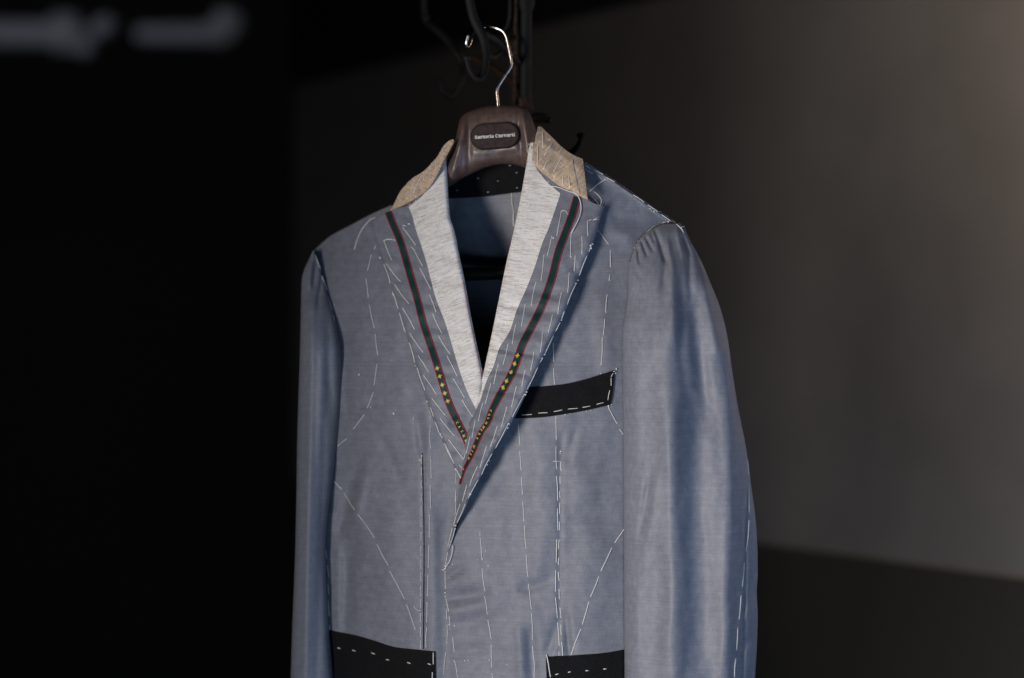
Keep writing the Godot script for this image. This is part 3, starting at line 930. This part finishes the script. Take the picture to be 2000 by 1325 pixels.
func collars() -> void:
	var zr := z_collar_right
	var zl := z_collar_left
	var right := add("undercollar", coons([1051, 248, 1057, 248, 1065, 256, 1078, 268, 1098, 288, 1118, 302, 1138, 311], [1040, 312, 1045, 324, 1060, 339, 1078, 353, 1097, 366, 1115, 373, 1133, 384, 1148, 390], [1051, 248, 1047, 264, 1044, 278, 1040, 300, 1040, 312], [1138, 311, 1139.6, 320, 1143, 346, 1146, 376, 1148, 390], 40, 34, zr, 0.0, 0.0016, 0.75), mats.linen, jacket)
	var left := add("undercollar", coons([762, 411, 770, 397, 782, 374, 793, 361, 806, 348, 827, 335, 842, 320, 855, 305, 865, 287, 876, 276, 885, 272], [763, 412, 776, 406, 792, 399, 806, 391, 826, 378, 841, 362, 855, 339, 865, 316, 876, 296, 886, 277], [762, 411, 763, 412], [885, 272, 886, 277], 44, 14, zl, 0.0, 0.0016, -0.5), mats.linen, jacket)
	stitches(1000, 240, 6.625, [395, 125, 402, 325, 335, 300, 325, 540, 520, 265, 470, 335, 470, 335, 415, 430, 460, 485, 400, 610, 650, 320, 605, 385, 645, 430, 535, 640, 565, 685, 540, 745, 665, 650, 655, 815, 738, 690, 752, 850, 505, 195, 482, 225], zr, right, mats.thread, 0.0006)
	stitches(1000, 240, 6.625, [785, 460, 822, 690, 822, 690, 848, 825, 860, 850, 882, 940], zr, right, mats.grey_thread, 0.0005)
	stitches(740, 270, 6.625, [690, 320, 650, 415, 735, 300, 735, 420, 580, 450, 580, 550, 550, 480, 490, 600, 490, 600, 455, 715, 665, 440, 655, 560, 540, 555, 545, 660, 460, 550, 430, 620, 435, 630, 405, 770, 385, 680, 345, 740], zl, left, mats.pale_thread, 0.0006)
	fray(Vector2(1139, 318), Vector2(1148, 388), Vector2(1, 0.1), 40, 4, zr, right, mats.dark_thread, 0.0002)

func pockets() -> void:
	var zr := func(px, py): return z_right(px, py) + 0.0022
	var zl := func(px, py): return z_left(px, py) + 0.0022
	var breast := add("breast_pocket", coons([1000, 759, 1032, 757.5, 1063, 754.7, 1105, 750, 1147, 740, 1175, 731, 1200, 723.5], [995, 817, 1030, 817, 1063, 815, 1105, 809, 1147, 801.5, 1175, 795, 1192, 791], [1000, 759, 998, 790, 995, 817], [1200, 723.5, 1199.5, 740, 1196, 775, 1192, 791], 40, 14, zr, 0.0, 0.0018, -0.15), mats.black, jacket)
	stitches(1000, 700, 6.02, [112, 667, 235, 660, 308, 647, 420, 641, 490, 628, 593, 607, 657, 598, 775, 589, 828, 578, 918, 563, 993, 543, 1077, 522, 1165, 230, 1165, 325, 1150, 375, 1128, 492, 1190, 175, 1165, 220, 1190, 160, 1215, 150], zr, breast, mats.thread)
	var pl := add("hip_pocket", coons([632, 1228, 660, 1235, 688, 1240, 727, 1251, 768, 1264, 810, 1269, 850, 1273], [632, 1345, 851, 1345], [632, 1228, 632, 1345], [850, 1273, 851, 1345], 40, 14, zl, 0.0, 0.0018, -0.1), mats.black, jacket)
	stitches(560, 900, 3.1185, [310, 1140, 327, 1145, 400, 1155, 419, 1160, 516, 1171, 537, 1178, 606, 1211, 622, 1215, 735, 1229, 753, 1235, 861, 1237, 877, 1242, 893, 1170, 893, 1240, 887, 1290, 887, 1335], zl, pl, mats.pale_thread, 0.0007)
	var pr := add("hip_pocket", coons([1066, 1283, 1128, 1280, 1180, 1276, 1220, 1269, 1240, 1265], [1068, 1345, 1244, 1345], [1066, 1283, 1068, 1345], [1240, 1265, 1244, 1345], 30, 12, zr, 0.0, 0.0018, 0.1), mats.black, jacket)
	stitches(1000, 900, 3.1185, [210, 1183, 222, 1240, 222, 1240, 235, 1318, 266, 1304, 282, 1298, 343, 1289, 357, 1286, 450, 1280, 465, 1279, 558, 1270, 574, 1268], zr, pr, mats.thread, 0.0007)

# ---------------------------------------------------------------- ribbons with gold lettering
func ribbons() -> void:
	var right := [1127, 385, 1119, 414, 1105, 453, 1091, 490, 1077, 545, 1060, 593, 1043, 629, 1021, 671, 1012.7, 694.7, 1001.5, 725, 985, 756, 971, 781, 959, 806, 952, 826, 941, 842, 933, 859, 924, 882, 915, 901, 906.6, 918, 901, 936, 898.5, 946]
	ribbon(right, z_lap_right, 6.8, 2.2, ["CASHMERE WISH", 801], [694, 711, 727, 743, 756.5, 916, 931], 8.6)
	var left := [758, 414, 768, 440, 781, 470, 792, 506, 803, 545, 816, 590, 825.6, 629, 837, 664, 853.5, 714, 865, 753, 877, 789.6, 892.6, 823, 908, 854, 916, 872]
	ribbon(left, z_lap_left, 6.2, 6.2, ["CASHME", 826], [719, 735, 751, 767, 782.6], 9.6)

func ribbon(path: Array, zf: Callable, w0: float, w1: float, letters: Array, stars: Array, pitch: float) -> void:
	var n := 260
	var e := even(curve(path), n)
	var lift := 0.0011
	var half := func(i: int): return lerpf(w0, w1, 0.45 * ss(0.66, 0.86, i / float(n)) + 0.55 * ss(0.86, 1.0, i / float(n)))
	var side := func(i: int):
		var d: Vector2 = (e[mini(i + 3, n)] - e[maxi(i - 3, 0)]).normalized()
		return Vector2(d.y, -d.x) # towards the viewer's right for a path that runs down
	var f := func(i, j):
		var q: Vector2 = e[j] + side.call(j) * half.call(j) * (i / 4.0 - 1.0)
		return pt(q.x, q.y, zf.call(q.x, q.y) + lift)
	var o := add("ribbon", grid(8, n, f, func(i, j, _p): return Vector2(i / 8.0, j / 47.0), 0.0005), mats.green, jacket)
	for s in [-1.0, 1.0]:
		var raw := []
		for j in n + 1:
			var q: Vector2 = e[j] + side.call(j) * half.call(j) * s
			raw.append([pt(q.x, q.y, zf.call(q.x, q.y) + lift), 0.00052])
		add("red_edge", tube(raw, 6), mats.red, o)
	var font := SystemFont.new()
	font.font_names = PackedStringArray(["Droid Sans"])
	font.font_weight = 700
	var step := e[0].distance_to(e[1])
	var first := row_at(e, letters[1])
	for k in letters[0].length():
		var i: int = first + int(round(k * pitch / step))
		if letters[0][k] == " " or i > n - 2:
			continue
		var tm := TextMesh.new()
		tm.text = letters[0][k]
		tm.font = font
		tm.font_size = 48
		tm.pixel_size = 0.0000096 * half.call(i) * 1.5
		tm.depth = 0.0003
		tm.horizontal_alignment = HORIZONTAL_ALIGNMENT_CENTER
		tm.vertical_alignment = VERTICAL_ALIGNMENT_CENTER
		place(add("gold_letter", tm, mats.gold, o), e, i, zf, lift + 0.0005, side)
	var star := star_mesh()
	for y in stars:
		var i := row_at(e, y)
		var m := add("gold_star", star, mats.gold, o)
		place(m, e, i, zf, lift + 0.0004, side)
		m.scale = Vector3.ONE * half.call(i) / 5.9

func row_at(e: PackedVector2Array, y: float) -> int:
	for i in e.size():
		if e[i].y >= y:
			return i
	return e.size() - 1

func place(o: Node3D, e: PackedVector2Array, i: int, zf: Callable, lift: float, side: Callable) -> void:
	var n := e.size() - 1
	var a := e[maxi(i - 5, 0)]
	var b := e[mini(i + 5, n)]
	var sd: Vector2 = side.call(i)
	var x := (pt(b.x, b.y, zf.call(b.x, b.y)) - pt(a.x, a.y, zf.call(a.x, a.y))).normalized()
	var q0 := e[i] - sd * 4.0
	var q1 := e[i] + sd * 4.0
	var yv := (pt(q1.x, q1.y, zf.call(q1.x, q1.y)) - pt(q0.x, q0.y, zf.call(q0.x, q0.y))).normalized()
	var z := x.cross(yv).normalized()
	yv = z.cross(x)
	o.transform = Transform3D(Basis(x, yv, z), pt(e[i].x, e[i].y, zf.call(e[i].x, e[i].y)) + z * lift)

func star_mesh() -> ArrayMesh:
	var st := SurfaceTool.new()
	st.begin(Mesh.PRIMITIVE_TRIANGLES)
	for k in 4:
		var a := PI * k / 4.0 + 0.1
		var d := Vector3(cos(a), sin(a), 0) * (0.0030 if k % 2 == 0 else 0.0023)
		var w := Vector3(-sin(a), cos(a), 0) * 0.00036
		var up := Vector3(0, 0, 0.00025 + 0.00005 * k)
		var c := [-d - w, d - w, d + w, -d + w]
		for t in [[0, 2, 1], [0, 3, 2]]:
			for i in t:
				st.set_normal(Vector3(0, 0, 1))
				st.add_vertex(c[i] + up)
		for i in 4:
			var p: Vector3 = c[i]
			var q: Vector3 = c[(i + 1) % 4]
			var nn := (q - p).cross(Vector3(0, 0, 1)).normalized()
			for v in [p + up, q + up, q, p + up, q, p]:
				st.set_normal(nn)
				st.add_vertex(v)
	st.index()
	return st.commit()

# ---------------------------------------------------------------- hanger
func hanger_mid(px: float) -> float:
	var z := -0.098 + 0.045 * (px - 960.0) / 330.0
	return z - 0.045 * ss(884, 800, px) - 0.03 * ss(800, 660, px) - 0.035 * ss(1046, 1120, px)

func z_hanger(px: float, py: float, v: float) -> float:
	var z := hanger_mid(px)
	z += 0.026 * pow(maxf(0.0, 1.0 - pow(absf(2.0 * v - 1.0), 3.2)), 0.55)
	# raised ribs at both sides of a flat middle
	z += folds([[905, 238, 897, 290, 8, 3.0], [897, 285, 884, 340, 8, 2.8], [1021, 224, 1032, 300, 7, 3.0], [916, 232, 916, 340, 6, -1.4], [1011, 222, 1019, 320, 5, -1.4]], px, py)
	# the two scoops under the name plate and the notch under the hook
	z += folds([[922, 297, 958, 298, 6, 1.0], [976, 294, 1014, 288, 6, 1.0], [966, 225, 969, 212, 4, -1.2], [1004, 216, 1010, 240, 8, 1.0], [935, 316, 1000, 314, 8, 1.4]], px, py)
	return z

func make_hanger() -> void:
	hanger = thing("coat_hanger", "dark brown moulded suit hanger with oval name plate holding the jacket", "coat hanger", Vector3.ZERO)
	var cols := [[668, 470, 668, 505], [760, 408, 760, 445], [850, 338, 855, 378], [872, 312, 876, 366], [884, 291, 890, 358], [891, 266, 898, 352], [896, 242, 906, 348], [900, 231, 918, 342], [910, 221, 930, 336], [930, 213, 945, 329],
		[950, 208, 958, 325], [971, 206, 972, 322], [995, 206, 986, 321], [1015, 207, 1000, 321.5], [1027, 212, 1012, 324], [1036, 225, 1022, 327], [1042, 241, 1032, 330], [1047, 256, 1040, 334], [1052, 285, 1050, 340], [1072, 318, 1075, 352], [1150, 364, 1150, 392], [1300, 452, 1300, 488]]
	var top := []
	var low := []
	for c in cols:
		top.append_array([c[0], c[1]])
		low.append_array([c[2], c[3]])
	var ct := curve(top)
	var cb := curve(low)
	var nu := ct.size() - 1
	var nv := 40
	var f := func(i, j):
		# front from the top edge to the lower edge, then the back
		var k: float = j / float(nv)
		var v := k / 0.75 if k <= 0.75 else (1.0 - k) / 0.25
		var vv := 0.5 - 0.5 * cos(PI * v)
		var q := ct[i].lerp(cb[i], vv)
		if k <= 0.75:
			return pt(q.x, q.y, z_hanger(q.x, q.y, vv))
		return pt(q.x, q.y, hanger_mid(q.x) - 0.022 * pow(maxf(0.0, 1.0 - pow(absf(2.0 * vv - 1.0), 3.0)), 0.5))
	add("hanger_body", grid(nu, nv, f, func(_i, _j, p): return Vector2(p.x, p.y)), mats.brown, hanger)
	# trouser bar inside the jacket
	add("trouser_bar", tube([[pt(700, 549, -0.175), 0.0088], [pt(908, 536, -0.118), 0.0088], [pt(988, 533, -0.116), 0.0088], [pt(1240, 520, -0.10), 0.0088]], 14), mats.bar, hanger)
	# name plate, tilted a little, in a fine groove
	var c0 := pt(966.5, 265.8, z_hanger(966.5, 266, 0.5) + 0.0035)
	for k in 2:
		var hw := 0.0318 if k == 0 else 0.0304
		var hh := 0.0168 if k == 0 else 0.0154
		var pts := PackedVector3Array()
		var nn := PackedVector3Array()
		var idx := PackedInt32Array()
		var dep := 0.0018 if k == 0 else 0.0026
		var rim := []
		for i in 64:
			var a := TAU * i / 64.0
			rim.append(Vector2(cos(a) * hh + (hw - hh) * signf(cos(a)) , sin(a) * hh))
		# rows: skirt, edge, chamfer, flat
		for row in [[1.0, -0.004, 0], [1.0, dep - 0.0005, 0], [0.985, dep, 1], [0.96, dep, 2]]:
			for i in 64:
				var q: Vector2 = rim[i]
				pts.append(Vector3(q.x * (row[0] if row[0] == 1.0 else 1.0 - (1.0 - row[0]) * 0.5), q.y * row[0], row[1]))
				var side := Vector3(cos(TAU * i / 64.0), sin(TAU * i / 64.0), 0)
				nn.append(side if row[2] == 0 else (side + Vector3(0, 0, 1.2)).normalized() if row[2] == 1 else Vector3(0, 0, 1))
		for r in 3:
			for i in 64:
				var a := r * 64 + i
				var b := r * 64 + (i + 1) % 64
				idx.append_array([a, a + 64, b, b, a + 64, b + 64])
		pts.append(Vector3(0, 0, dep))
		nn.append(Vector3(0, 0, 1))
		for i in 64:
			idx.append_array([3 * 64 + i, 256, 3 * 64 + (i + 1) % 64])
		var o := add("plate_groove" if k == 0 else "name_plate", mesh_of(pts, nn, PackedVector2Array(), idx), mats.groove if k == 0 else mats.plate, hanger)
		o.position = c0
		o.rotation = Vector3(-0.04, -0.17, 0.055)
		if k == 1:
			var tm := TextMesh.new()
			var font := SystemFont.new()
			font.font_names = PackedStringArray(["Droid Serif"])
			font.font_weight = 700
			tm.text = "Sartoria Curvarti"
			tm.font = font
			tm.font_size = 48
			tm.pixel_size = 0.000124
			tm.depth = 0.0003
			tm.horizontal_alignment = HORIZONTAL_ALIGNMENT_CENTER
			tm.vertical_alignment = VERTICAL_ALIGNMENT_CENTER
			var lt := add("lettering", tm, mats.silver_print, o)
			lt.position = Vector3(0.0005, -0.0005, dep + 0.0003)
	# wire hook
	var zh := -0.092
	var w := []
	for q in [[973.5, 212, 0], [972.6, 204, 0], [970.6, 184, 0], [970, 177, 0], [972, 171, 0], [983, 153, 0], [994.5, 136, 0], [998.3, 129, 0], [998.6, 120, 0], [996, 105, 0], [993, 90, 0], [988, 71, 0], [981.5, 61, 0], [968, 55, -0.002], [954, 52.6, -0.006], [943, 55, -0.01], [932, 61, -0.008], [924.5, 69, 0.0], [920, 79, 0.006], [917, 87, 0.009], [914, 91.5, 0.012], [911, 90.5, 0.016], [910.6, 84, 0.018], [914, 70, 0.019]]:
		w.append([pt(q[0], q[1], zh + q[2]), 0.0019])
	add("hook", tube(smooth3(w, 4), 12), mats.steel, hanger)

# ---------------------------------------------------------------- coat stand
func rod(list: Array, sides := 12, flat := 1.0) -> ArrayMesh:
	var w := []
	for q in list:
		w.append([pt(q[0], q[1], q[2]), q[3] * S])
	return tube(smooth3(w, 5), sides, flat)

func ball(called: String, px: float, py: float, z: float, rx: float, ry: float, mat: Material) -> void:
	var o := add(called, lump(7, rx * S, ry * S, rx * S, 0.08, 14, 10), mat, stand)
	o.position = pt(px, py, z)

func make_stand() -> void:
	stand = thing("coat_stand", "dark cast iron coat stand with curled hooks behind the hanger", "coat stand", Vector3.ZERO)
	var zp := -0.27
	add("pole", rod([[1027, -60, zp, 13.5], [1026, 100, zp, 13.5], [1025, 250, zp, 13.5], [1022, 700, zp, 13.5], [1020, 1500, zp, 13.5]], 18), mats.iron, stand)
	add("thin_rod", rod([[1008, -60, zp + 0.012, 4.5], [1006, 100, zp + 0.012, 4.5], [1004, 205, zp + 0.012, 4.5]], 10), mats.rust, stand)
	add("thin_rod", rod([[997, -60, zp + 0.02, 3.5], [995, 30, zp + 0.02, 4.0], [990, 52, zp + 0.02, 4.0], [984, 60, zp + 0.02, 3.0]], 10), mats.iron, stand)
	add("pole_collar", rod([[1026, -60, zp, 20], [1026, 8, zp, 20], [1026, 14, zp, 18.5], [1026, 21, zp, 15]], 18), mats.iron, stand)
	add("pole_joint", rod([[1024, 192, zp, 16.5], [1024, 196, zp, 18.5], [1024, 206, zp, 18.5], [1024, 212, zp, 20.5], [1024, 246, zp, 20.5], [1024, 252, zp, 17]], 18), mats.rust, stand)
	add("clamp_bolt", rod([[1040, 230, zp + 0.02, 11], [1062, 231, zp + 0.02, 11], [1063, 232, zp + 0.02, 7], [1074, 236, zp + 0.02, 7]], 6), mats.rust, stand)
	# bracket carrying the near hook
	add("bracket", rod([[942, 66, -0.092, 9], [952, 72, -0.115, 11], [966, 80, -0.15, 9], [985, 98, -0.2, 7], [1012, 122, zp + 0.01, 7]], 10), mats.iron, stand)
	add("bracket", rod([[947, 104, -0.085, 6], [965, 112, -0.17, 6], [985, 95, -0.21, 5], [1008, 72, zp + 0.01, 6]], 10), mats.rust, stand)
	add("bracket", rod([[905, 106, -0.40, 8], [940, 120, -0.36, 7], [975, 140, -0.31, 7], [1010, 170, zp, 7]], 10), mats.rust, stand)
	# near hook
	add("coat_hook", rod([[912, -25, -0.086, 9.2], [919, 10, -0.086, 9.8], [926, 38, -0.085, 9.8], [936, 58, -0.084, 10.4], [944, 76, -0.082, 9.8], [947.5, 100, -0.080, 7.9], [948, 125, -0.076, 7.9], [943.5, 146, -0.070, 8.3], [934, 155, -0.064, 7.9], [924, 148, -0.060, 7.6], [916, 134, -0.058, 6.8], [912, 119, -0.057, 6.3]], 12, 0.8), mats.iron, stand)
	ball("hook_knob", 911.5, 114.0, -0.057, 8.5, 8.0, mats.iron)
	# farther hooks
	add("coat_hook", rod([[835, 46, -0.44, 8.5], [849, 56, -0.43, 8.5], [874, 80, -0.42, 9.2], [892, 104, -0.41, 9.8], [902, 125, -0.41, 8.5], [903, 150, -0.40, 7.3], [897, 174, -0.40, 7.3], [881, 188, -0.40, 7.3], [866, 180, -0.39, 6.7], [859, 162, -0.39, 6.1]], 12), mats.iron, stand)
	ball("hook_knob", 858.5, 157, -0.39, 8.5, 7, mats.iron)
	add("coat_hook", rod([[833, 44, -0.44, 8.5], [829, 30, -0.44, 7.3], [827, 5, -0.44, 7.3], [826, -30, -0.44, 7.3]], 12), mats.iron, stand)
	ball("hook_knob", 829.5, 33, -0.44, 12, 8, mats.iron)
	add("coat_hook", rod([[1040, 252, zp, 8], [1070, 290, -0.26, 8], [1098, 303, -0.25, 8], [1118, 297, -0.24, 7], [1130, 284, -0.235, 6], [1135, 270, -0.232, 5]], 12), mats.iron, stand)
	ball("hook_knob", 1134.5, 265, -0.232, 9.5, 6, mats.iron)
